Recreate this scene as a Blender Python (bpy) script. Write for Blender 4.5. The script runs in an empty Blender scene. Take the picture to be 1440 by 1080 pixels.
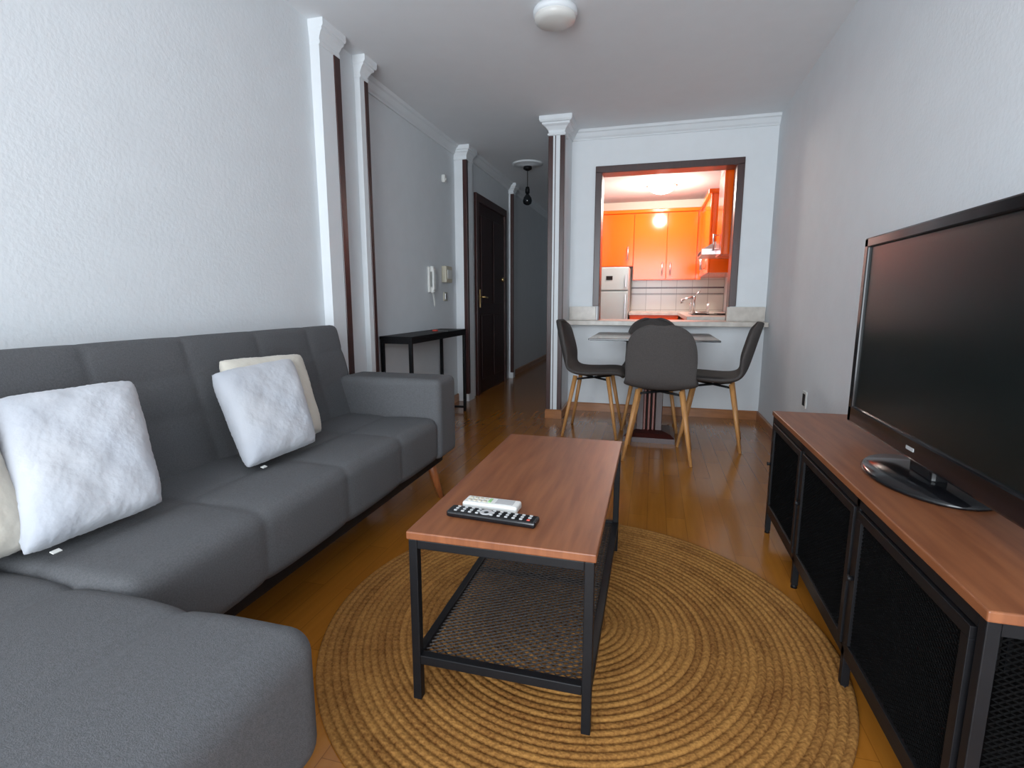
import bpy, bmesh, math, random
from mathutils import Vector, Matrix, Euler
random.seed(3)
S=bpy.context.scene
COL=S.collection

# ------------------------------------------------------------------ materials
def new_mat(name):
    m=bpy.data.materials.new(name); m.use_nodes=True
    nt=m.node_tree; b=nt.nodes['Principled BSDF']
    return m,nt,b
def L(nt,a,b): nt.links.new(a,b)
def mat(name,col,rough=0.5,metal=0.0,var=0.0,vscale=8.0,bump=0.0,bscale=60.0,stretch=(1,1,1),col2=None,coat=0.0,spec=0.5,emit=None,estr=0,bdist=.01,p0=.35,p1=.65,sheen=0):
    m,nt,b=new_mat(name)
    b.inputs['Base Color'].default_value=(*col,1)
    b.inputs['Roughness'].default_value=rough
    b.inputs['Metallic'].default_value=metal
    b.inputs['Coat Weight'].default_value=coat
    b.inputs['Sheen Weight'].default_value=sheen
    b.inputs['Specular IOR Level'].default_value=spec
    if emit:
        b.inputs['Emission Color'].default_value=(*emit,1); b.inputs['Emission Strength'].default_value=estr
    tc=nt.nodes.new('ShaderNodeTexCoord'); mp=nt.nodes.new('ShaderNodeMapping')
    mp.inputs['Scale'].default_value=stretch
    L(nt,tc.outputs['Object'],mp.inputs['Vector'])
    n=nt.nodes.new('ShaderNodeTexNoise'); n.inputs['Scale'].default_value=vscale; n.inputs['Detail'].default_value=5
    L(nt,mp.outputs[0],n.inputs['Vector'])
    r=nt.nodes.new('ShaderNodeValToRGB')
    c2=col2 if col2 else tuple(c*(1-var) for c in col)
    r.color_ramp.elements[0].color=(*c2,1); r.color_ramp.elements[1].color=(*col,1)
    r.color_ramp.elements[0].position=p0; r.color_ramp.elements[1].position=p1
    L(nt,n.outputs['Fac'],r.inputs['Fac']); L(nt,r.outputs['Color'],b.inputs['Base Color'])
    if bump>0:
        n2=nt.nodes.new('ShaderNodeTexNoise'); n2.inputs['Scale'].default_value=bscale; n2.inputs['Detail'].default_value=3
        L(nt,mp.outputs[0],n2.inputs['Vector'])
        bp=nt.nodes.new('ShaderNodeBump'); bp.inputs['Strength'].default_value=bump; bp.inputs['Distance'].default_value=bdist
        L(nt,n2.outputs['Fac'],bp.inputs['Height']); L(nt,bp.outputs[0],b.inputs['Normal'])
    return m
def brick_mat(name,c1,c2,cm,bw,rh,mortar,rough,rot=0.0,coat=0,axis='xy',bump=0.1,offset=0.5,grain=True):
    m,nt,b=new_mat(name)
    tc=nt.nodes.new('ShaderNodeTexCoord'); mp=nt.nodes.new('ShaderNodeMapping')
    if axis=='xy': mp.inputs['Rotation'].default_value=(0,0,rot)
    else: mp.inputs['Rotation'].default_value=(math.radians(90),0,0)
    L(nt,tc.outputs['Object'],mp.inputs['Vector'])
    br=nt.nodes.new('ShaderNodeTexBrick')
    br.inputs['Color1'].default_value=(*c1,1); br.inputs['Color2'].default_value=(*c2,1); br.inputs['Mortar'].default_value=(*cm,1)
    br.inputs['Scale'].default_value=1; br.inputs['Brick Width'].default_value=bw; br.inputs['Row Height'].default_value=rh
    br.inputs['Mortar Size'].default_value=mortar; br.offset=offset
    L(nt,mp.outputs[0],br.inputs['Vector'])
    out=br.outputs['Color']
    if grain:
        mp2=nt.nodes.new('ShaderNodeMapping'); mp2.inputs['Scale'].default_value=(30,2,1)
        L(nt,tc.outputs['Object'],mp2.inputs['Vector'])
        n=nt.nodes.new('ShaderNodeTexNoise'); n.inputs['Scale'].default_value=2; n.inputs['Detail'].default_value=6
        L(nt,mp2.outputs[0],n.inputs['Vector'])
        r=nt.nodes.new('ShaderNodeValToRGB'); r.color_ramp.elements[0].color=(.78,.74,.66,1); r.color_ramp.elements[1].color=(1.08,1.08,1.05,1)
        L(nt,n.outputs['Fac'],r.inputs['Fac'])
        mx=nt.nodes.new('ShaderNodeMix'); mx.data_type='RGBA'; mx.blend_type='MULTIPLY'; mx.inputs[0].default_value=1
        L(nt,out,mx.inputs[6]); L(nt,r.outputs[0],mx.inputs[7]); out=mx.outputs[2]
    L(nt,out,b.inputs['Base Color'])
    b.inputs['Roughness'].default_value=rough; b.inputs['Coat Weight'].default_value=coat
    bp=nt.nodes.new('ShaderNodeBump'); bp.inputs['Strength'].default_value=bump; bp.inputs['Distance'].default_value=0.003; bp.invert=True
    L(nt,br.outputs['Fac'],bp.inputs['Height']); L(nt,bp.outputs[0],b.inputs['Normal'])
    return m

M_wall=mat('wall_paint',(.67,.70,.725),.8,bump=.2,bscale=75,var=.03,bdist=.006)
M_plaster=mat('smooth_plaster',(.72,.75,.775),.6,var=.03)
M_ceil=mat('ceiling_paint',(.76,.785,.81),.85,var=.02,bump=.05,bscale=30)
M_floor=brick_mat('parquet',(.36,.130,.017),(.30,.103,.013),(.20,.065,.009),.62,.085,.001,.19,rot=math.radians(90),coat=.08,bump=.05)
M_base=mat('baseboard_wood',(.36,.13,.035),.35,var=.25,vscale=6,stretch=(1,1,8))
M_trim=mat('mahogany_trim',(.040,.008,.006),.34,var=.35,vscale=10,stretch=(6,6,.6),coat=.0)
M_door=mat('mahogany_door',(.024,.0045,.004),.45,var=.4,vscale=8,stretch=(6,6,.6),spec=.3)
M_sofa=mat('grey_upholstery',(.092,.093,.098),.95,var=.22,vscale=240,bump=.25,bscale=500,spec=.2)
M_chairf=mat('chair_fabric',(.068,.060,.057),.95,var=.2,vscale=160,bump=.2,bscale=450,spec=.2)
M_beech=mat('beech_wood',(.52,.24,.075),.45,var=.25,vscale=12,stretch=(5,5,.6))
M_leg=mat('sofa_leg_wood',(.33,.10,.03),.4,var=.25,vscale=12,stretch=(5,5,.6))
M_pslat=mat('pedestal_slat',(.16,.030,.016),.4,var=.25,vscale=12,stretch=(5,5,.6))
M_top=mat('acacia_veneer',(.235,.080,.031),.40,var=.0,vscale=4,stretch=(9,.8,1),col2=(.155,.047,.018),coat=.0,spec=.3)
M_metal=mat('black_metal',(.005,.005,.006),.5,metal=.0,var=.2,vscale=20,spec=.18)
M_mesh=mat('black_mesh',(.003,.0028,.0028),.8,metal=.0,var=.2,vscale=20,spec=.04)
M_shelf=mat('shelf_mesh',(.018,.012,.010),.5,metal=.0,var=.2,vscale=20,spec=.4)
M_dark=mat('dark_inner',(.008,.006,.006),.7,var=.2,spec=.2)
M_plastic=mat('gloss_black_plastic',(.005,.005,.006),.14,var=.1,coat=.05,spec=.35)
M_screen=mat('tv_glass',(.004,.007,.007),.25,var=.1,spec=.3)
M_white=mat('white_plastic',(.70,.70,.67),.4,var=.05)
M_beige=mat('beige_plastic',(.48,.44,.34),.45,var=.05)
M_orange=mat('orange_lacquer',(.90,.098,.004),.13,var=.04,vscale=3,spec=.35)
M_steel=mat('brushed_steel',(.50,.50,.51),.3,metal=1,var=.1,vscale=30)
M_fridge=mat('fridge_enamel',(.36,.44,.45),.35,var=.04)
M_gold=mat('brass',(.75,.5,.2),.3,metal=1,var=.1)
M_marble=mat('cream_marble',(.60,.55,.49),.3,col2=(.46,.41,.36),vscale=14)
M_tile=brick_mat('kitchen_tile',(.55,.51,.44),(.50,.46,.39),(.25,.22,.18),.20,.20,.003,.2,axis='xz',offset=0,grain=False)
M_band=mat('tile_border',(.09,.022,.018),.3,var=.5,vscale=60)
M_kwall=mat('kitchen_paint',(.62,.54,.45),.6,var=.03)
M_kceil=mat('kitchen_ceiling_paint',(.52,.50,.49),.7,var=.03)
M_glass=mat('smoked_glass',(.008,.010,.012),.10,var=.1,spec=.4)
M_pil=mat('plush_white',(.44,.445,.47),.95,col2=(.35,.365,.405),vscale=5,bump=.3,bscale=30,spec=.1,p0=.3,p1=.7,bdist=.012,sheen=.2)
M_pil2=mat('plush_cream',(.54,.50,.43),.95,var=.08,bump=.3,bscale=30,spec=.1,bdist=.012,sheen=.2)
M_rub=mat('rubber_button',(.42,.42,.42),.5,var=.05)
M_green=mat('green_button',(.25,.5,.2),.5,var=.05)
M_red=mat('red_button',(.6,.05,.03),.5,var=.05)
M_lamp=mat('lamp_emit',(1,.97,.92),.4,emit=(1,.95,.88),estr=50)
M_opal=mat('opal_glass',(.66,.65,.62),.3,var=.03)
M_hob=mat('hob',(.02,.02,.02),.15,var=.1)

RW=.0205
def jute():
    m,nt,b=new_mat('braided_jute')
    N=nt.nodes.new
    tc=N('ShaderNodeTexCoord'); sp=N('ShaderNodeSeparateXYZ'); L(nt,tc.outputs['Object'],sp.inputs[0])
    def mth(op,a,b_=None,c=None):
        n=N('ShaderNodeMath'); n.operation=op
        for i,v in enumerate((a,b_,c)):
            if v is None: continue
            if isinstance(v,(int,float)): n.inputs[i].default_value=v
            else: L(nt,v,n.inputs[i])
        return n.outputs[0]
    x,y=sp.outputs[0],sp.outputs[1]
    r=mth('SQRT',mth('ADD',mth('MULTIPLY',x,x),mth('MULTIPLY',y,y)))
    th=mth('ARCTAN2',y,x)
    ring=mth('DIVIDE',r,RW)
    idx=mth('FLOOR',ring); fr=mth('FRACT',ring)
    wn=N('ShaderNodeTexWhiteNoise'); wn.noise_dimensions='1D'; L(nt,idx,wn.inputs['W'])
    n=mth('ADD',mth('MULTIPLY',idx,6.0),3.0)
    ph=mth('ADD',mth('MULTIPLY',th,n),mth('MULTIPLY',wn.outputs['Value'],40.0))
    chev=mth('MULTIPLY',mth('ABSOLUTE',mth('SUBTRACT',fr,.5)),6.0)
    no=N('ShaderNodeTexNoise'); no.inputs['Scale'].default_value=6; no.inputs['Detail'].default_value=4
    L(nt,tc.outputs['Object'],no.inputs['Vector'])
    no3=N('ShaderNodeTexNoise'); no3.inputs['Scale'].default_value=35; no3.inputs['Detail'].default_value=3
    L(nt,tc.outputs['Object'],no3.inputs['Vector'])
    s=mth('SINE',mth('ADD',mth('ADD',ph,chev),mth('MULTIPLY',no3.outputs['Fac'],6.0)))
    s01=mth('MULTIPLY_ADD',s,.5,.5)
    no2=N('ShaderNodeTexNoise'); no2.inputs['Scale'].default_value=170; no2.inputs['Detail'].default_value=2
    L(nt,tc.outputs['Object'],no2.inputs['Vector'])
    f=mth('ADD',mth('ADD',mth('MULTIPLY',no.outputs['Fac'],.45),mth('MULTIPLY',wn.outputs['Value'],.30)),mth('MULTIPLY',s01,.09))
    f=mth('ADD',f,mth('MULTIPLY',mth('SUBTRACT',no3.outputs['Fac'],.5),.35))
    f=mth('ADD',f,mth('MULTIPLY',mth('SUBTRACT',no2.outputs['Fac'],.5),.8))
    ed=mth('MULTIPLY',mth('ABSOLUTE',mth('SUBTRACT',fr,.5)),2.0)
    f=mth('SUBTRACT',f,mth('MULTIPLY',mth('POWER',ed,4.0),.26))
    cr=N('ShaderNodeValToRGB'); cr.color_ramp.elements[0].position=.0; cr.color_ramp.elements[1].position=.9
    cr.color_ramp.elements[0].color=(.105,.035,.006,1); cr.color_ramp.elements[1].color=(.44,.205,.050,1)
    L(nt,f,cr.inputs[0]); L(nt,cr.outputs[0],b.inputs['Base Color'])
    b.inputs['Roughness'].default_value=.9; b.inputs['Specular IOR Level'].default_value=.15
    bp=N('ShaderNodeBump'); bp.inputs['Strength'].default_value=.4; bp.inputs['Distance'].default_value=.004
    L(nt,mth('ADD',mth('MULTIPLY',s01,.5),no2.outputs['Fac']),bp.inputs['Height']); L(nt,bp.outputs[0],b.inputs['Normal'])
    return m
M_jute=jute()

# ------------------------------------------------------------------ helpers
def finish(bm,name,mt,parent=None,smooth=False,loc=None,rot=None):
    me=bpy.data.meshes.new(name); bmesh.ops.recalc_face_normals(bm,faces=bm.faces[:]); bm.to_mesh(me); bm.free()
    if smooth:
        for p in me.polygons: p.use_smooth=True
    o=bpy.data.objects.new(name,me); COL.objects.link(o)
    if mt: me.materials.append(mt)
    if loc: o.location=loc
    if rot: o.rotation_euler=rot
    if parent: o.parent=parent
    return o
def group(name,loc=(0,0,0),rz=0):
    e=bpy.data.objects.new(name,None); COL.objects.link(e); e.location=loc; e.rotation_euler=(0,0,rz); e.empty_display_size=.1
    return e
def box(name,x0,x1,y0,y1,z0,z1,mt,parent=None,bev=0,rot=None,seg=2):
    c=Vector(((x0+x1)/2,(y0+y1)/2,(z0+z1)/2))
    bm=bmesh.new(); bmesh.ops.create_cube(bm,size=1)
    for v in bm.verts: v.co=Vector((v.co.x*(x1-x0),v.co.y*(y1-y0),v.co.z*(z1-z0)))
    if bev: bmesh.ops.bevel(bm,geom=bm.edges[:],offset=bev,segments=seg,affect='EDGES',profile=.5)
    o=finish(bm,name,mt,parent,smooth=False,loc=c,rot=rot)
    return o
def cyl(name,p0,p1,r0,r1,mt,parent=None,seg=20):
    p0=Vector(p0);p1=Vector(p1); d=p1-p0
    bm=bmesh.new(); bmesh.ops.create_cone(bm,cap_ends=True,segments=seg,radius1=r0,radius2=r1,depth=d.length)
    q=d.to_track_quat('Z','Y').to_matrix().to_4x4()
    bmesh.ops.transform(bm,matrix=Matrix.Translation((p0+p1)/2)@q,verts=bm.verts[:])
    o=finish(bm,name,mt,parent,smooth=False)
    for p in o.data.polygons:
        if len(p.vertices)==4: p.use_smooth=True
    return o
def lathe(name,prof,mt,parent=None,seg=40,loc=(0,0,0),sx=1,sy=1):
    bm=bmesh.new(); rings=[]
    for r,z in prof:
        rings.append([bm.verts.new((max(r,1e-4)*math.cos(2*math.pi*i/seg)*sx,max(r,1e-4)*math.sin(2*math.pi*i/seg)*sy,z)) for i in range(seg)])
    for a,b in zip(rings,rings[1:]):
        for i in range(seg): bm.faces.new((a[i],a[(i+1)%seg],b[(i+1)%seg],b[i]))
    return finish(bm,name,mt,parent,smooth=True,loc=loc)
def padded(name,x0,x1,y0,y1,z0,z1,r,mt,parent=None,sx=(),sy=(),sz=(),depth=.02,w=.022,step=.012,rot=None,crown=0.0,topfade=False):
    c=Vector(((x0+x1)/2,(y0+y1)/2,(z0+z1)/2)); h=Vector(((x1-x0)/2,(y1-y0)/2,(z1-z0)/2))
    n=[max(4,int(round(2*h[i]/step))) for i in range(3)]
    bm=bmesh.new(); cache={}
    def V(i,j,k):
        key=(i,j,k)
        if key in cache: return cache[key]
        p=Vector((-h.x+2*h.x*i/n[0],-h.y+2*h.y*j/n[1],-h.z+2*h.z*k/n[2]))
        q=Vector([max(-h[a]+r,min(h[a]-r,p[a])) for a in range(3)])
        d=p-q
        nn=d.normalized() if d.length>1e-6 else Vector((0,0,1))
        co=q+nn*r
        D=0
        for seams,a in ((sx,0),(sy,1),(sz,2)):
            for s in seams:
                t=abs(p[a]-(s-c[a]))
                if abs(nn[a])>.85: continue
                D+=depth*(.5*math.exp(-(t/w)**2)+.5*math.exp(-(t/(w*5))**2))
        D=min(D,depth*1.5)
        if topfade and nn.z>0: D*=(1-.75*nn.z)
        cr=crown*(1-(p.x/h.x)**2*.9)*(1-(p.y/h.y)**4*.9) if nn.z>.6 else 0
        co=co-nn*D+Vector((0,0,cr))
        cache[key]=bm.verts.new(co); return cache[key]
    def quad(a,b,c_,d): bm.faces.new((a,b,c_,d))
    for i in range(n[0]):
        for j in range(n[1]):
            for k in (0,n[2]): quad(V(i,j,k),V(i+1,j,k),V(i+1,j+1,k),V(i,j+1,k))
    for i in range(n[0]):
        for k in range(n[2]):
            for j in (0,n[1]): quad(V(i,j,k),V(i+1,j,k),V(i+1,j,k+1),V(i,j,k+1))
    for j in range(n[1]):
        for k in range(n[2]):
            for i in (0,n[0]): quad(V(i,j,k),V(i,j+1,k),V(i,j+1,k+1),V(i,j,k+1))
    return finish(bm,name,mt,parent,smooth=True,loc=c,rot=rot)
def rect_loft(name,x0,x1,y0,y1,prof,mt,parent=None,sides=(1,1,1,1)):
    bm=bmesh.new(); rs=[]
    for o,z in prof:
        a,b,c,d=[o*s for s in sides]
        rs.append([bm.verts.new(p) for p in ((x0-a,y0-c,z),(x1+b,y0-c,z),(x1+b,y1+d,z),(x0-a,y1+d,z))])
    for a,b in zip(rs,rs[1:]):
        for i in range(4): bm.faces.new((a[i],a[(i+1)%4],b[(i+1)%4],b[i]))
    bm.faces.new(rs[0]); bm.faces.new(rs[-1])
    return finish(bm,name,mt,parent)
CH=2.43
CAPP=[(.004,2.295),(.012,2.30),(.012,2.312),(.004,2.317),(.008,2.335),(.03,2.36),(.05,2.372),(.05,2.384),(.062,2.388),(.07,2.40),(.07,CH)]
CAPS=[(.003,2.31),(.009,2.315),(.009,2.328),(.004,2.332),(.008,2.345),(.022,2.368),(.034,2.378),(.034,2.388),(.043,2.392),(.048,2.402),(.048,CH)]
def prism(name,prof,axis,a0,a1,org,sign,mt,parent=None):
    bm=bmesh.new(); A=[];B=[]
    for o,z in prof:
        if axis=='y': A.append(bm.verts.new((org+sign*o,a0,z))); B.append(bm.verts.new((org+sign*o,a1,z)))
        else: A.append(bm.verts.new((a0,org+sign*o,z))); B.append(bm.verts.new((a1,org+sign*o,z)))
    n=len(prof)
    for i in range(n): bm.faces.new((A[i],A[(i+1)%n],B[(i+1)%n],B[i]))
    bm.faces.new(A); bm.faces.new(B)
    return finish(bm,name,mt,parent)
CRN=[(0,CH),(0,2.355),(.010,2.355),(.014,2.365),(.026,2.376),(.045,2.405),(.058,2.412),(.062,2.42),(.068,CH)]
BSE=[(0,0),(0,.075),(.008,.075),(.013,.068),(.013,0)]

# ------------------------------------------------------------------ room shell
XL,XR,YB,YR=-1.78,.89,4.72,-2.3
box('floor',-2.1,1.1,YR-.15,9.75,-.08,0,M_floor)
box('ceiling',-2.1,1.1,YR-.15,9.75,CH,CH+.1,M_ceil)
box('wall_right',XR,XR+.15,YR-.15,7.65,0,CH,M_wall)
w=group('wall_left')
box('main',XL-.2,XL,YR-.15,3.05,0,CH,M_wall,w)
box('hall',-2.08,-1.88,3.05,5.0,0,CH,M_wall,w)
box('entry',-2.08,-1.80,5.0,9.6,0,CH,M_wall,w)
w=group('wall_rear')
box('l',XL,-1.60,YR-.15,YR,0,CH,M_wall,w); box('r',.75,XR,YR-.15,YR,0,CH,M_wall,w)
box('t',-1.60,.75,YR-.15,YR,2.35,CH,M_wall,w); box('b',-1.60,.75,YR-.15,YR,0,.10,M_wall,w)
w=group('window_1')
for nm,a in (('jamb_l',(-1.60,-1.54)),('mullion',(-.455,-.395)),('jamb_r',(.69,.75))):
    box(nm,a[0],a[1],YR-.1,YR-.04,.10,2.35,M_white,w)
box('head',-1.54,.69,YR-.1,YR-.04,2.29,2.35,M_white,w); box('sill',-1.54,.69,YR-.1,YR-.04,.10,.16,M_white,w)
w=group('wall_back')
OX0,OX1,OZ1=-.485,.612,2.09
box('left',-.74,OX0,YB,YB+.14,0,CH,M_plaster,w)
box('right',OX1,XR,YB,YB+.14,0,CH,M_plaster,w)
box('above',OX0,OX1,YB,YB+.14,OZ1,CH,M_plaster,w)
box('below',OX0,OX1,YB,YB+.14,0,.79,M_plaster,w)
box('wall_partition',-.86,-.74,4.32,9.6,0,CH,M_plaster)
box('wall_corridor_end',-1.80,-.86,9.45,9.6,0,CH,M_wall)
box('wall_kitchen_rear',-.74,XR,7.5,7.65,0,CH,M_kwall)
box('ceiling_kitchen',-.74,XR,YB+.14,7.5,2.32,2.40,M_kceil)
prism('trim_3',CRN,'x',-.74,XR,YB,-1,M_plaster)
prism('trim_4',CRN,'y',3.05,4.85,-1.88,1,M_plaster)
prism('trim_5',CRN,'y',5.0,9.45,-1.80,1,M_plaster); prism('trim_6',CRN,'y',4.4,9.45,-.86,-1,M_plaster)
prism('trim_7',CRN,'y',4.4,4.72,-.74,1,M_plaster)
prism('baseboard_right',BSE,'y',YR,YB,XR,-1,M_base)
prism('baseboard_back',BSE,'x',-.74,XR,YB,-1,M_base)
prism('baseboard_left',BSE,'y',YR,2.5,XL,1,M_base)
prism('baseboard_hall',BSE,'y',3.05,4.85,-1.88,1,M_base)
prism('baseboard_entry',BSE,'y',6.62,9.45,-1.80,1,M_base)
prism('baseboard_corridor',BSE,'y',4.34,9.45,-.86,-1,M_base)
rect_loft('baseboard_partition',-.86,-.74,4.32,4.71,[(.012,0),(.012,.068),(.005,.078)],M_base)

def pilaster(name,x0,x1,y0,y1,strips,sides=(1,1,1,1)):
    g=group(name)
    box('shaft',x0,x1,y0,y1,0,CH,M_plaster,g)
    rect_loft('capital',x0,x1,y0,y1,CAPS,M_plaster,g,sides)
    for i,s in enumerate(strips):
        box('corner_bead_%d'%(i+1),*s,.075,2.31,M_trim,g,bev=.003)
    return g
pilaster('pilaster',-1.80,-1.725,2.56,2.735,[(-1.76,-1.719,2.685,2.741)],(0,.7,.15,.6))
pilaster('pilaster',-1.80,-1.745,2.98,3.06,[(-1.78,-1.739,3.03,3.068)],(0,1,.3,1))
pilaster('pilaster',-1.90,-1.76,4.85,5.02,[(-1.795,-1.754,4.843,4.885)],(0,1,1,.3))
pilaster('pilaster',-1.81,-1.745,6.5,6.6,[(-1.78,-1.739,6.494,6.53)],(0,1,1,1))
g=group('column')
rect_loft('capital',-.86,-.74,4.32,4.44,CAPP,M_plaster,g)
box('corner_bead_1',-.866,-.828,4.313,4.35,.078,2.295,M_trim,g,bev=.003)
box('corner_bead_2',-.772,-.734,4.313,4.35,.078,2.295,M_trim,g,bev=.003)
box('groove',-.812,-.806,4.314,4.322,.078,2.295,M_trim,g)

g=group('pass_through_frame')
T=.055
box('jamb_l',OX0-T+.01,OX0+.012,YB-.02,YB+.155,.955,OZ1,M_trim,g,bev=.004)
box('jamb_r',OX1-.012,OX1+T-.01,YB-.02,YB+.155,.955,OZ1,M_trim,g,bev=.004)
box('jamb_l_low',OX0+.001,OX0+.012,YB,YB+.155,.832,.955,M_trim,g)
box('jamb_r_low',OX1-.012,OX1-.001,YB,YB+.155,.832,.955,M_trim,g)
box('head',OX0-T+.01,OX1+T-.01,YB-.02,YB+.155,OZ1-.012,OZ1+T-.010,M_trim,g,bev=.004)
g=group('marble_shelf')
box('slab',-.735,XR-.005,4.53,4.98,.792,.831,M_marble,g,bev=.004)
box('upstand_l',-.735,-.50,YB-.022,YB-.001,.831,.95,M_marble,g,bev=.002)
box('upstand_r',.59,XR-.005,YB-.022,YB-.001,.831,.95,M_marble,g,bev=.002)

g=group('door_1')
X=-1.80
box('frame_l',X,X+.03,5.17,5.25,0,2.0,M_trim,g,bev=.004); box('frame_r',X,X+.03,6.22,6.30,0,2.0,M_trim,g,bev=.004)
box('frame_t',X,X+.03,5.17,6.30,2.0,2.08,M_trim,g,bev=.004)
box('leaf',X,X+.015,5.25,6.22,.005,2.0,M_door,g)
for i,(a,b,c,d) in enumerate([(5.33,5.70,.15,.85),(5.77,6.14,.15,.85),(5.33,5.70,.97,1.88),(5.77,6.14,.97,1.88)]):
    box('panel_%d'%i,X+.015,X+.027,a,b,c,d,M_door,g,bev=.008)
box('plate',X+.015,X+.021,5.285,5.315,.93,1.12,M_gold,g,bev=.002)
cyl('spindle',(X+.02,5.30,1.04),(X+.07,5.30,1.04),.008,.008,M_gold,g)
cyl('lever',(X+.065,5.295,1.04),(X+.065,5.41,1.035),.008,.007,M_gold,g)
cyl('knob',(X+.015,6.1,1.25),(X+.05,6.1,1.25),.02,.026,M_gold,g)

g=group('intercom_handset',(-1.88,4.22,1.18))
box('backplate',0,.02,-.045,.045,-.11,.11,M_white,g,bev=.008)
box('handle',.035,.055,-.03,.02,-.09,.09,M_white,g,bev=.009)
box('ear',.018,.05,-.032,.022,.06,.115,M_white,g,bev=.012); box('mouth',.018,.05,-.032,.022,-.115,-.06,M_white,g,bev=.012)
pts=[Vector((.03,-.005,-.11)),Vector((.045,-.01,-.20)),Vector((.035,.02,-.26)),Vector((.03,.05,-.20)),Vector((.02,.035,-.10))]
cu=bpy.data.curves.new('cord','CURVE'); cu.dimensions='3D'; sp=cu.splines.new('NURBS'); sp.points.add(len(pts)-1)
for p,q in zip(sp.points,pts): p.co=(*q,1)
sp.use_endpoint_u=True; cu.bevel_depth=.003; cu.materials.append(M_white)
o=bpy.data.objects.new('cord',cu); COL.objects.link(o); o.parent=g
g=group('doorbell_chime',(-1.88,4.56,1.24))
box('case',0,.05,-.075,.075,-.075,.075,M_beige,g,bev=.01); box('grille',.05,.054,-.05,.05,-.04,.04,M_white,g,bev=.002)
g=group('light_switch',(-1.88,4.56,1.04))
box('plate',0,.01,-.04,.04,-.04,.04,M_beige,g,bev=.003); box('rocker',.01,.016,-.025,.025,-.028,.028,M_steel,g,bev=.002)
g=group('motion_sensor',(-1.88,4.55,2.08))
box('case',0,.035,-.025,.025,-.035,.035,M_white,g,bev=.012)
cyl('lens',(.03,0,-.005),(.042,0,-.005),.014,.008,M_white,g)
g=group('wall_outlet',(XR,3.38,.42))
box('plate',-.008,0,-.04,.04,-.05,.05,M_white,g,bev=.003); box('socket',-.011,-.008,-.022,.022,-.035,.035,M_dark,g,bev=.001)

g=group('ceiling_lamp',(-.535,2.80,CH))
lathe('base',[(0,0),(.105,0),(.11,-.01),(.11,-.028),(.10,-.032)],M_plaster,g)
lathe('diffuser',[(.10,-.03),(.104,-.04),(.098,-.055),(.075,-.064),(.03,-.07),(0,-.071)],M_opal,g)
g=group('pendant_lamp',(-1.35,5.62,CH))
lathe('ceiling_rose',[(0,0),(.16,0),(.16,-.01),(.14,-.016),(.12,-.012),(.10,-.022),(.06,-.022),(.05,-.028),(0,-.028)],M_plaster,g)
lathe('canopy',[(0,-.028),(.045,-.03),(.045,-.055),(.02,-.07),(0,-.071)],M_metal,g)
cyl('cord',(0,0,-.07),(0,0,-.24),.004,.004,M_metal,g)
lathe('socket',[(0,-.23),(.018,-.235),(.024,-.26),(.024,-.30),(0,-.301)],M_metal,g)
lathe('bulb',[(.012,-.30),(.02,-.315),(.042,-.345),(.05,-.375),(.042,-.405),(.02,-.42),(0,-.424)],M_glass,g)

# ------------------------------------------------------------------ kitchen
def cabinet_door(name,g,axis,a0,a1,z0,z1,f,out,handle=None):
    d=.02
    if axis=='x':
        box(name,a0+.003,a1-.003,f-d,f,z0+.003,z1-.003,M_orange,g,bev=.005)
        if handle is not None:
            hx,hz0,hz1=handle
            cyl(name+'_pull',(hx,f-d-.03,hz0),(hx,f-d-.03,hz1),.009,.009,M_steel,g,12)
            cyl(name+'_pa',(hx,f-d,hz0+.01),(hx,f-d-.03,hz0+.01),.005,.005,M_steel,g,8); cyl(name+'_pb',(hx,f-d,hz1-.01),(hx,f-d-.03,hz1-.01),.005,.005,M_steel,g,8)
    else:
        box(name,f-d,f,a0+.003,a1-.003,z0+.003,z1-.003,M_orange,g,bev=.005)
        if handle is not None:
            hy,hz0,hz1=handle
            cyl(name+'_pull',(f-d-.03,hy,hz0),(f-d-.03,hy,hz1),.009,.009,M_steel,g,12)
            cyl(name+'_pa',(f-d,hy,hz0+.01),(f-d-.03,hy,hz0+.01),.005,.005,M_steel,g,8); cyl(name+'_pb',(f-d,hy,hz1-.01),(f-d-.03,hy,hz1-.01),.005,.005,M_steel,g,8)
g=group('kitchen_cabinets')
box('carcass_a',-.735,-.29,7.2,7.49,1.45,2.12,M_orange,g); cabinet_door('door_a',g,'x',-.735,-.29,1.45,2.12,7.2,0,(-.36,1.53,1.70))
box('carcass_b',-.29,.56,7.2,7.49,1.27,2.12,M_orange,g)
cabinet_door('door_b',g,'x',-.29,.13,1.27,2.12,7.2,0,(.08,1.33,1.49)); cabinet_door('door_c',g,'x',.13,.50,1.27,2.12,7.2,0,(.18,1.33,1.49))
box('cornice_b',-.735,.56,7.15,7.49,2.12,2.165,M_orange,g,bev=.008)
box('carcass_c',.56,XR-.005,6.08,7.49,1.30,2.12,M_orange,g)
cabinet_door('door_d',g,'y',6.62,7.15,1.30,2.12,.56,0,(6.70,1.36,1.51)); cabinet_door('door_e',g,'y',6.08,6.62,1.30,2.12,.56,0,(6.55,1.36,1.51))
box('cornice_c',.51,XR-.005,6.05,7.15,2.12,2.165,M_orange,g,bev=.008)
box('carcass_d',.56,XR-.005,4.95,5.36,1.40,2.12,M_orange,g); cabinet_door('door_f',g,'y',4.95,5.36,1.40,2.12,.56,0,(5.28,1.46,1.61))
box('base_units',-.30,.30,6.92,7.49,.08,.82,M_orange,g); box('plinth',-.30,.30,6.97,7.49,0,.08,M_dark,g)
box('worktop',-.31,XR-.005,6.88,7.49,.82,.86,M_marble,g,bev=.004)
box('side_units',.33,XR-.005,4.99,6.88,0,.82,M_orange,g); box('side_worktop',.29,XR-.005,4.985,6.88,.82,.86,M_marble,g,bev=.004)
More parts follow.
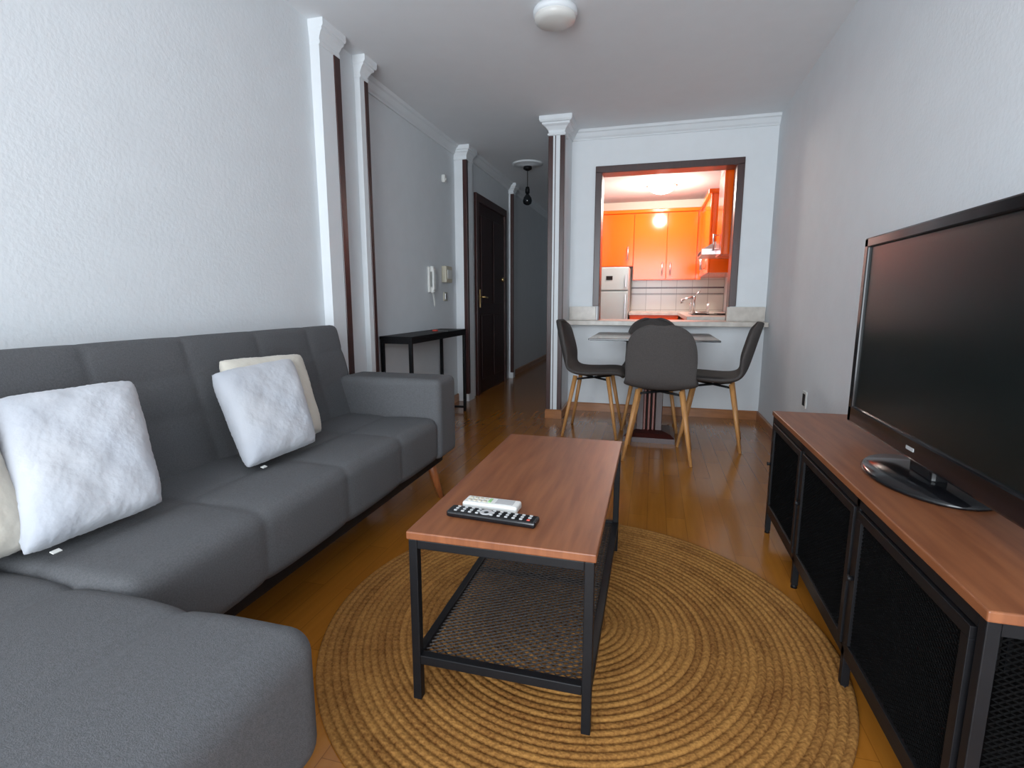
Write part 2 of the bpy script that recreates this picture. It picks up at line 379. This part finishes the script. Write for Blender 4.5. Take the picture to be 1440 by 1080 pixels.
for i in range(3): cabinet_door('ud_%d'%i,g,'x',-.30+.2*i,-.10+.2*i,.10,.80,6.92,0,(-.13+.2*i,.62,.75))
box('tiles',-.31,XR-.005,7.49,7.498,.86,1.30,M_tile,g)
box('tile_band_1',-.31,XR-.005,7.483,7.49,1.165,1.185,M_band,g); box('tile_band_2',-.31,XR-.005,7.483,7.49,1.09,1.10,M_band,g)
g=group('range_hood')
rect_loft('canopy',.42,XR-.006,5.40,6.02,[(0,1.44),(0,1.49),(-.02,1.50),(-.15,1.58)],M_steel,g,(1,0,1,1))
box('flue',.60,XR-.006,5.54,5.88,1.56,2.32,M_steel,g,bev=.004)
box('panel',.418,.425,5.5,5.9,1.45,1.48,M_dark,g)
g=group('refrigerator')
box('body',-.725,-.32,6.85,7.45,0,1.42,M_fridge,g,bev=.01)
box('freezer_door',-.725,-.32,6.79,6.85,1.13,1.42,M_fridge,g,bev=.012); box('main_door',-.725,-.32,6.79,6.85,.02,1.12,M_fridge,g,bev=.012)
box('grip_1',-.36,-.345,6.765,6.79,1.17,1.33,M_steel,g,bev=.004); box('grip_2',-.36,-.345,6.765,6.79,.75,1.08,M_steel,g,bev=.004)
box('badge',-.60,-.52,6.785,6.79,1.26,1.31,M_dark,g)
g=group('cooktop',(0,0,.0005)); box('glass',.36,.80,5.45,5.98,.86,.868,M_hob,g,bev=.003)
for i,(a,b) in enumerate([(.47,5.58),(.68,5.58),(.47,5.84),(.68,5.84)]): lathe('burner_%d'%i,[(0,.868),(.07,.868),(.07,.872),(0,.873)],M_dark,g,24,(a,b,0))
g=group('kitchen_faucet',(0,0,.0005))
cyl('stem',(.44,6.35,.86),(.44,6.35,1.05),.018,.015,M_steel,g); cyl('spout',(.44,6.35,1.04),(.30,6.32,1.01),.014,.012,M_steel,g); cyl('tip',(.305,6.32,1.015),(.305,6.32,.97),.013,.012,M_steel,g)
cyl('lever',(.44,6.35,1.05),(.50,6.33,1.11),.009,.007,M_steel,g)
g=group('dish_drying_rack',(0,0,.0005))
for i in range(7):
    cyl('wire_%d'%i,(.42,6.55+.035*i,.865),(.42,6.55+.035*i,.97),.004,.004,M_steel,g,8)
    cyl('wireb_%d'%i,(.62,6.55+.035*i,.865),(.62,6.55+.035*i,.97),.004,.004,M_steel,g,8)
for x in (.42,.62):
    for z in (.97,.865): cyl('rail',(x,6.53,z),(x,6.78,z),.005,.005,M_steel,g,8)
for y in (6.53,6.78): cyl('cross',(.42,y,.865),(.62,y,.865),.005,.005,M_steel,g,8)
g=group('kitchen_ceiling_light',(.03,6.55,2.32))
lathe('rim',[(0,0),(.16,0),(.165,-.01),(.16,-.025),(.14,-.03)],M_white,g)
lathe('dome',[(.14,-.028),(.13,-.05),(.09,-.075),(.04,-.088),(0,-.09)],M_lamp,g)

# ------------------------------------------------------------------ sofa
g=group('sectional_sofa')
padded('seat',-1.56,-.968,.70,2.25,.235,.45,.045,M_sofa,g,sx=(-1.23,),sy=(1.09,1.48,1.87),depth=.008,w=.013,crown=.010)
padded('chaise',-1.56,-.548,-.12,.728,.175,.44,.050,M_sofa,g,sx=(-1.10,-.82),sy=(),depth=.011,w=.013,crown=.012)
padded('backrest',-1.645,-1.485,-.12,2.34,.37,.875,.035,M_sofa,g,sy=(.10,.43,.76,1.09,1.42,1.76,2.08),sz=(.60,.74),depth=.0065,w=.011,rot=(0,math.radians(-15),0),topfade=True)
padded('armrest',-1.50,-.958,2.23,2.45,.24,.632,.032,M_sofa,g,depth=0)
box('frame',-1.50,-1.02,.0,2.4,.19,.26,M_dark,g)
for i,(a,b,dx,dy) in enumerate([(-1.07,2.32,.05,.05),(-1.45,2.32,-.04,.05),(-.68,.62,.04,.04),(-.68,.0,.04,-.04),(-1.45,.0,-.04,-.04),(-1.07,.85,.03,0)]):
    cyl('leg_%d'%(i+1),(a,b,.25 if i!=5 else .2),(a+dx,b+dy,0),.026,.014,M_leg,g)

def pillow(name,bl,br,tr,tl,th,mt,seed=0,tag=True):
    bl,br,tr,tl=map(Vector,(bl,br,tr,tl)); c=(bl+br+tr+tl)/4
    nrm=((br-bl)+(tr-tl)).cross((tl-bl)+(tr-br)).normalized()
    g=group(name,c)
    N=56; bm=bmesh.new(); rnd=random.Random(seed)
    ph=[rnd.uniform(0,6) for _ in range(4)]
    def P(i,j,s):
        u=i/N; v=j/N
        uu=2*u-1; vv=2*v-1
        pin=.02
        u2=.5+.5*uu*(1-pin*(1-vv*vv)); v2=.5+.5*vv*(1-pin*(1-uu*uu))
        k=(abs(uu)*abs(vv))**5*.035
        u2=.5+(u2-.5)*(1-k); v2=.5+(v2-.5)*(1-k)
        p=bl*(1-u2)*(1-v2)+br*u2*(1-v2)+tr*u2*v2+tl*(1-u2)*v2-c
        t=((1-abs(uu)**5)*(1-abs(vv)**5))**.5
        t*=1+.08*math.sin(5*u+ph[0])*math.cos(6*v+ph[1])
        t+=.03*math.sin(19*u+ph[2])*math.sin(17*v+ph[3])*min(1,t*2)
        jit=Vector((rnd.uniform(-1,1),rnd.uniform(-1,1),rnd.uniform(-1,1)))*.0008
        return p+nrm*s*t*th+jit
    F=[[None]*(N+1) for _ in range(N+1)]; B=[[None]*(N+1) for _ in range(N+1)]
    for i in range(N+1):
        for j in range(N+1):
            F[i][j]=bm.verts.new(P(i,j,1))
            B[i][j]=F[i][j] if i in(0,N) or j in (0,N) else bm.verts.new(P(i,j,-1))
    for i in range(N):
        for j in range(N):
            bm.faces.new((F[i][j],F[i+1][j],F[i+1][j+1],F[i][j+1])); bm.faces.new((B[i][j],B[i][j+1],B[i+1][j+1],B[i+1][j]))
    finish(bm,'cushion',mt,g,smooth=True)
    if tag:
        p=bl*.82+br*.18-c
        box('tag',p.x+.002,p.x+.013,p.y-.008,p.y+.010,p.z-.010,p.z-.008,M_white,g,rot=(0,math.radians(15),0))
    return g
pillow('throw_pillow',(-1.235,.70,.475),(-1.185,.985,.49),(-1.40,1.11,.78),(-1.46,.80,.775),.062,M_pil,1)
pillow('throw_pillow',(-1.30,.40,.47),(-1.27,.76,.475),(-1.44,.78,.79),(-1.46,.42,.79),.055,M_pil2,5,False)
pillow('throw_pillow',(-1.215,1.30,.475),(-1.17,1.59,.49),(-1.36,1.72,.78),(-1.42,1.39,.76),.055,M_pil,2)
pillow('throw_pillow',(-1.31,1.40,.475),(-1.25,1.74,.485),(-1.40,1.83,.785),(-1.475,1.48,.795),.05,M_pil2,3,False)

# ------------------------------------------------------------------ rug
bm=bmesh.new(); seg=160; cen=bm.verts.new((0,0,.006))
nr=37; per=6; rings=[]
for k in range(1,nr*per+1):
    r=k/per*RW; z=.006+.0045*abs(math.sin(math.pi*k/per))**.6
    rings.append([bm.verts.new((r*math.cos(2*math.pi*i/seg),r*math.sin(2*math.pi*i/seg),z)) for i in range(seg)])
rings.append([bm.verts.new((nr*RW*math.cos(2*math.pi*i/seg),nr*RW*math.sin(2*math.pi*i/seg),.0005)) for i in range(seg)])
for i in range(seg): bm.faces.new((cen,rings[0][i],rings[0][(i+1)%seg]))
for a,b in zip(rings,rings[1:]):
    for i in range(seg): bm.faces.new((a[i],a[(i+1)%seg],b[(i+1)%seg],b[i]))
finish(bm,'jute_rug',M_jute,smooth=True,loc=(-.21,1.50,.001))

def mesh_panel(name,w,h,dx,dy,th,mt,parent,loc,rot=None):
    bm=bmesh.new(); cache={}
    nx=int(w/dx); ny=int(h/dy); ox=-nx*dx/2; oy=-ny*dy/2
    def V(i,j):
        if (i,j) not in cache: cache[(i,j)]=bm.verts.new((ox+i*dx,oy+j*dy,0))
        return cache[(i,j)]
    for i in range(1,nx):
        for j in range(1,ny):
            if (i+j)%2==0: bm.faces.new((V(i-1,j),V(i,j-1),V(i+1,j),V(i,j+1)))
    o=finish(bm,name,mt,parent,loc=loc,rot=rot)
    m=o.modifiers.new('wf','WIREFRAME'); m.thickness=th; m.use_even_offset=False; m.use_boundary=True
    return o

# ------------------------------------------------------------------ coffee table
g=group('coffee_table',(-.322,1.53,0))
W,Ln=.225,.475
box('top',-W,W,-Ln,Ln,.44,.46,M_top,g,bev=.003)
fx,fy,t=W-.004,Ln-.004,.022
for i,(sx,sy) in enumerate([(-1,-1),(1,-1),(1,1),(-1,1)]):
    x0=sx*fx-(t if sx>0 else 0); y0=sy*fy-(t if sy>0 else 0)
    box('leg_%d'%(i+1),x0,x0+t,y0,y0+t,.013,.439,M_metal,g,bev=.002)
for nm,z0,z1 in (('upper',.417,.439),('lower',.112,.136)):
    box(nm+'_rail_l',-fx,-fx+t,-fy+t,fy-t,z0,z1,M_metal,g,bev=.002); box(nm+'_rail_r',fx-t,fx,-fy+t,fy-t,z0,z1,M_metal,g,bev=.002)
    box(nm+'_rail_f',-fx+t,fx-t,-fy,-fy+t,z0,z1,M_metal,g,bev=.002); box(nm+'_rail_b',-fx+t,fx-t,fy-t,fy,z0,z1,M_metal,g,bev=.002)
box('cross_bar',-fx+t,fx-t,-.01,.01,.114,.122,M_metal,g)
mesh_panel('mesh_shelf',2*fx-.03,2*fy-.03,.0125,.0075,.0050,M_shelf,g,(0,0,.127))

def remote(name,loc,rz,l,w,h,body,style):
    g=group(name,loc,rz)
    box('body',-l/2,l/2,-w/2,w/2,0,h,body,g,bev=min(.006,h*.4),seg=3)
    if style=='tv':
        for i in range(11):
            for j in range(3):
                if i in (4,): continue
                c=M_red if (i==10 and j==0) else M_rub
                box('key_%d_%d'%(i,j),-l*.42+i*l*.082,-l*.42+i*l*.082+.008,-.015+j*.0125,-.015+j*.0125+.006,h-.001,h+.002,c,g,bev=.001)
        lathe('nav_ring',[(.006,h),(.014,h+.002),(.017,h)],M_rub,g,20,(-l*.42+4.3*l*.082,0,0))
    else:
        box('display',l*.08,l*.40,-w*.32,w*.32,h-.001,h+.001,M_rub,g,bev=.001)
        box('key_a',-l*.05,l*.0,-.012,.012,h-.001,h+.002,M_green,g,bev=.001)
        for i in range(4):
            for j in range(2): box('key_%d_%d'%(i,j),-l*.42+i*.014,-l*.42+i*.014+.009,-.013+j*.016,-.003+j*.016,h-.001,h+.002,M_beige,g,bev=.001)
    return g
remote('tv_remote',(-.368,1.172,.4605),math.radians(-4),.235,.046,.017,M_plastic,'tv')
remote('air_conditioner_remote',(-.39,1.240,.4605),math.radians(-2),.15,.05,.02,M_white,'ac')

# ------------------------------------------------------------------ tv bench
BX0,BX1,BY0,BY1=.508,.868,.878,2.372
g=group('tv_bench')
box('top',BX0-.004,BX1,BY0,BY1,.521,.54,M_top,g,bev=.003)
ys=[BY0+.006,1.40,1.90,BY1-.006]
for i,y in enumerate(ys):
    y0=y if i==0 else (y-.02 if i==3 else y-.01)
    for k,x in enumerate((BX0,BX1-.022)):
        box('post_%d_%d'%(i,k),x,x+.02,y0,y0+.02,.012,.52,M_metal,g,bev=.002)
        cyl('foot_%d_%d'%(i,k),(x+.01,y0+.01,0),(x+.01,y0+.01,.014),.011,.009,M_metal,g,12)
box('floor_panel',BX0+.005,BX1-.01,BY0+.01,BY1-.01,.10,.115,M_dark,g)
box('back_panel',BX1-.012,BX1-.004,BY0+.026,BY1-.026,.115,.52,M_dark,g)
for k in (1,2): box('divider_%d'%k,BX0+.02,BX1-.03,ys[k]-.004,ys[k]+.004,.115,.52,M_dark,g)
for nm,z0,z1 in (('rail_top',.498,.52),('rail_low',.095,.117)):
    box(nm,BX0,BX0+.02,BY0+.026,BY1-.026,z0,z1,M_metal,g)
    box(nm+'_b',BX1-.022,BX1-.004,BY0+.026,BY1-.026,z0,z1,M_metal,g)
    for e,y in enumerate((BY0+.006,BY1-.026)): box(nm+'_e%d'%e,BX0+.02,BX1-.022,y,y+.02,z0,z1,M_metal,g)
mesh_panel('end_mesh_far',.31,.38,.0105,.0065,.0046,M_mesh,g,((BX0+BX1)/2,BY1-.015,.306),(math.radians(90),0,0))
mesh_panel('end_mesh_near',.31,.38,.0085,.0055,.0046,M_mesh,g,((BX0+BX1)/2,BY0+.015,.306),(math.radians(90),0,0))
for k in range(3):
    a=ys[k]+(.03 if k==0 else .014); b=ys[k+1]-(.03 if k==2 else .014)
    box('door%d_t'%k,BX0-.004,BX0+.012,a,b,.47,.492,M_metal,g,bev=.001); box('door%d_b'%k,BX0-.004,BX0+.012,a,b,.12,.142,M_metal,g,bev=.001)
    box('door%d_l'%k,BX0-.004,BX0+.012,a,a+.022,.142,.47,M_metal,g,bev=.001); box('door%d_r'%k,BX0-.004,BX0+.012,b-.022,b,.142,.47,M_metal,g,bev=.001)
    mesh_panel('door%d_mesh'%k,.335,b-a-.03,.0050,.0080,.0042,M_mesh,g,(BX0+.004,(a+b)/2,.306),(0,math.radians(90),0))
    cyl('door%d_knob'%k,(BX0-.004,b-.011,.32),(BX0-.018,b-.011,.32),.006,.008,M_metal,g,12)
g=group('wifi_router',(.66,1.12,.1155))
box('case',-.07,.07,-.10,.10,0,.035,M_dark,g,bev=.008)
box('port_panel',-.073,-.069,-.04,.04,.008,.026,M_white,g)
cyl('antenna_1',(.05,.08,.03),(.05,.085,.19),.006,.004,M_dark,g,10); cyl('antenna_2',(.05,-.08,.03),(.05,-.085,.19),.006,.004,M_dark,g,10)

# ------------------------------------------------------------------ television
g=group('television',(.665,1.50,0))
TW,z0,z1=.478,.595,1.20
box('cabinet',.0,.05,-TW,TW,z0,z1,M_plastic,g,bev=.012)
box('rear_bulge',.05,.10,-TW*.7,TW*.7,z0+.08,z1-.08,M_dark,g,bev=.02)
b=.032
box('bezel_t',-.012,.004,-TW,TW,z1-b,z1,M_plastic,g,bev=.005); box('bezel_b',-.012,.004,-TW,TW,z0,z0+b*1.8,M_plastic,g,bev=.006)
box('bezel_l',-.012,.004,-TW,-TW+b,z0,z1,M_plastic,g,bev=.005); box('bezel_r',-.012,.004,TW-b,TW,z0,z1,M_plastic,g,bev=.005)
box('screen',-.004,.0,-TW+b-.004,TW-b+.004,z0+b*1.8-.004,z1-b+.004,M_screen,g)
box('logo',-.0135,-.012,-.0,.04,z0+.024,z0+.033,M_rub,g)
box('neck',.005,.045,-.06,.06,.555,.63,M_plastic,g,bev=.01)
lathe('foot',[(0,.541),(.205,.541),(.21,.546),(.20,.554),(.10,.562),(0,.564)],M_plastic,g,56,(.03,.02,0),sx=.62,sy=1)

# ------------------------------------------------------------------ console table
g=group('console_table',(-1.745,3.86,0))
hx,hy=.125,.55
box('top',-hx,hx,-hy,hy,.73,.752,M_metal,g,bev=.002)
for i,(sx,sy) in enumerate([(-1,-1),(1,-1),(1,1),(-1,1)]):
    x0=sx*(hx-.003)-(.025 if sx>0 else 0); y0=sy*(hy-.003)-(.025 if sy>0 else 0)
    box('leg_%d'%(i+1),x0,x0+.025,y0,y0+.025,0,.73,M_metal,g,bev=.002)
box('rail_f',hx-.025,hx-.005,-hy+.028,hy-.028,.70,.73,M_metal,g); box('rail_b',-hx+.005,-hx+.025,-hy+.028,hy-.028,.70,.73,M_metal,g)
for e,y in enumerate((-hy+.005,hy-.025)): box('rail_e%d'%e,-hx+.028,hx-.028,y,y+.02,.70,.73,M_metal,g)
for e,y in enumerate((-hy+.005,hy-.025)): box('stretcher_e%d'%e,-hx+.028,hx-.028,y,y+.02,.03,.05,M_metal,g)
g=group('key_ring',(-1.70,4.0,.7535))
lathe('ring',[(.016,.0),(.018,.003),(.020,.0),(.018,-.0)],M_steel,g,20)
box('key_1',.018,.07,-.006,.004,0,.003,M_steel,g); box('key_2',.0,.008,.02,.07,0,.003,M_trim,g); box('fob',-.05,-.01,-.04,-.012,0,.012,M_red,g,bev=.004)

# ------------------------------------------------------------------ dining set
g=group('dining_table',(.0,3.90,0))
box('glass_top',-.42,.42,-.38,.38,.738,.75,M_glass,g,bev=.003)
rect_loft('under_frame',-.12,.12,-.12,.12,[(-.04,.66),(0,.70),(.08,.725),(.08,.738)],M_trim,g)
for i,(sx,sy) in enumerate([(-1,-1),(1,-1),(1,1),(-1,1)]):
    box('post_%d'%i,sx*.065-.024,sx*.065+.024,sy*.065-.024,sy*.065+.024,.06,.70,M_trim,g,bev=.004)
for i in range(3): box('slat_%d'%i,-.012+(i-1)*.030,.004+(i-1)*.030,-.085,-.07,.06,.45,M_pslat,g,bev=.003)
box('core',-.05,.05,-.05,.05,.06,.68,M_dark,g)
rect_loft('plinth',-.18,.18,-.18,.18,[(0,0),(0,.035),(-.03,.06),(-.09,.075)],M_trim,g)

def chair(loc,rz):
    g=group('dining_chair',loc,rz)
    prof=[(.225,.430,.150),(.222,.452,.185),(.17,.468,.212),(.08,.462,.228),(-.02,.456,.232),(-.11,.458,.225),(-.165,.478,.215),(-.20,.525,.208),(-.222,.60,.212),(-.242,.68,.212),(-.262,.76,.198),(-.276,.815,.165),(-.284,.845,.115),(-.287,.857,.05)]
    bm=bmesh.new(); NU=14; rows=[]
    for k,(y,z,w) in enumerate(prof):
        row=[]
        for i in range(NU+1):
            s=-1+2*i/NU
            x=w*s
            f=min(1,max(0,(z-.47)/.12)); e=abs(s)**2.4
            yy=y+f*e*.055*(1 if z<.82 else .7); zz=z+(1-f)*e*.03
            row.append(bm.verts.new((x,yy,zz)))
        rows.append(row)
    for a,b in zip(rows,rows[1:]):
        for i in range(NU): bm.faces.new((a[i],a[i+1],b[i+1],b[i]))
    o=finish(bm,'shell',M_chairf,g,smooth=True)
    m=o.modifiers.new('s','SOLIDIFY'); m.thickness=.024; m.offset=0
    m=o.modifiers.new('ss','SUBSURF'); m.levels=2; m.render_levels=2
    for i,(sx,sy) in enumerate([(-1,-1),(1,-1),(1,1),(-1,1)]):
        cyl('leg_%d'%(i+1),(sx*.13,sy*.12,.45),(sx*.205,sy*.20,0),.017,.010,M_beech,g)
    cyl('brace_1',(-.14,-.13,.425),(.14,.13,.425),.008,.008,M_metal,g,10); cyl('brace_2',(.14,-.13,.425),(-.14,.13,.425),.008,.008,M_metal,g,10)
    return g
chair((.062,3.43,0),math.radians(-3))
chair((-.42,3.95,0),math.radians(-92))
chair((.42,3.83,0),math.radians(82))
chair((.0,4.235,0),math.radians(180))

# ------------------------------------------------------------------ light
def area(name,loc,rot,sx,sy,e,col):
    l=bpy.data.lights.new(name,'AREA'); l.shape='RECTANGLE'; l.size=sx; l.size_y=sy; l.energy=e; l.color=col
    o=bpy.data.objects.new(name,l); COL.objects.link(o); o.location=loc; o.rotation_euler=rot; return o
area('window_daylight',(-.42,YR-.02,1.22),(math.radians(95),0,0),2.2,2.1,165,(.86,.94,1.0))
l=bpy.data.lights.new('kitchen_bulb','POINT'); l.energy=42; l.color=(1,.92,.82); l.shadow_soft_size=.08
o=bpy.data.objects.new('kitchen_bulb',l); COL.objects.link(o); o.location=(.03,6.40,2.13)
w=bpy.data.worlds.new('World'); S.world=w; w.use_nodes=True
w.node_tree.nodes['Background'].inputs[0].default_value=(.7,.83,1,1); w.node_tree.nodes['Background'].inputs[1].default_value=1.5
S.view_settings.view_transform='Standard'; S.view_settings.exposure=.24; S.view_settings.gamma=1.08

# ------------------------------------------------------------------ camera
c=bpy.data.cameras.new('camera'); c.sensor_width=36; c.lens=730/1440*36; c.clip_start=.02
o=bpy.data.objects.new('camera',c); COL.objects.link(o); o.location=(0,0,1.0)
o.rotation_euler=(math.radians(90-9.1),0,math.radians(15.14)); S.camera=o
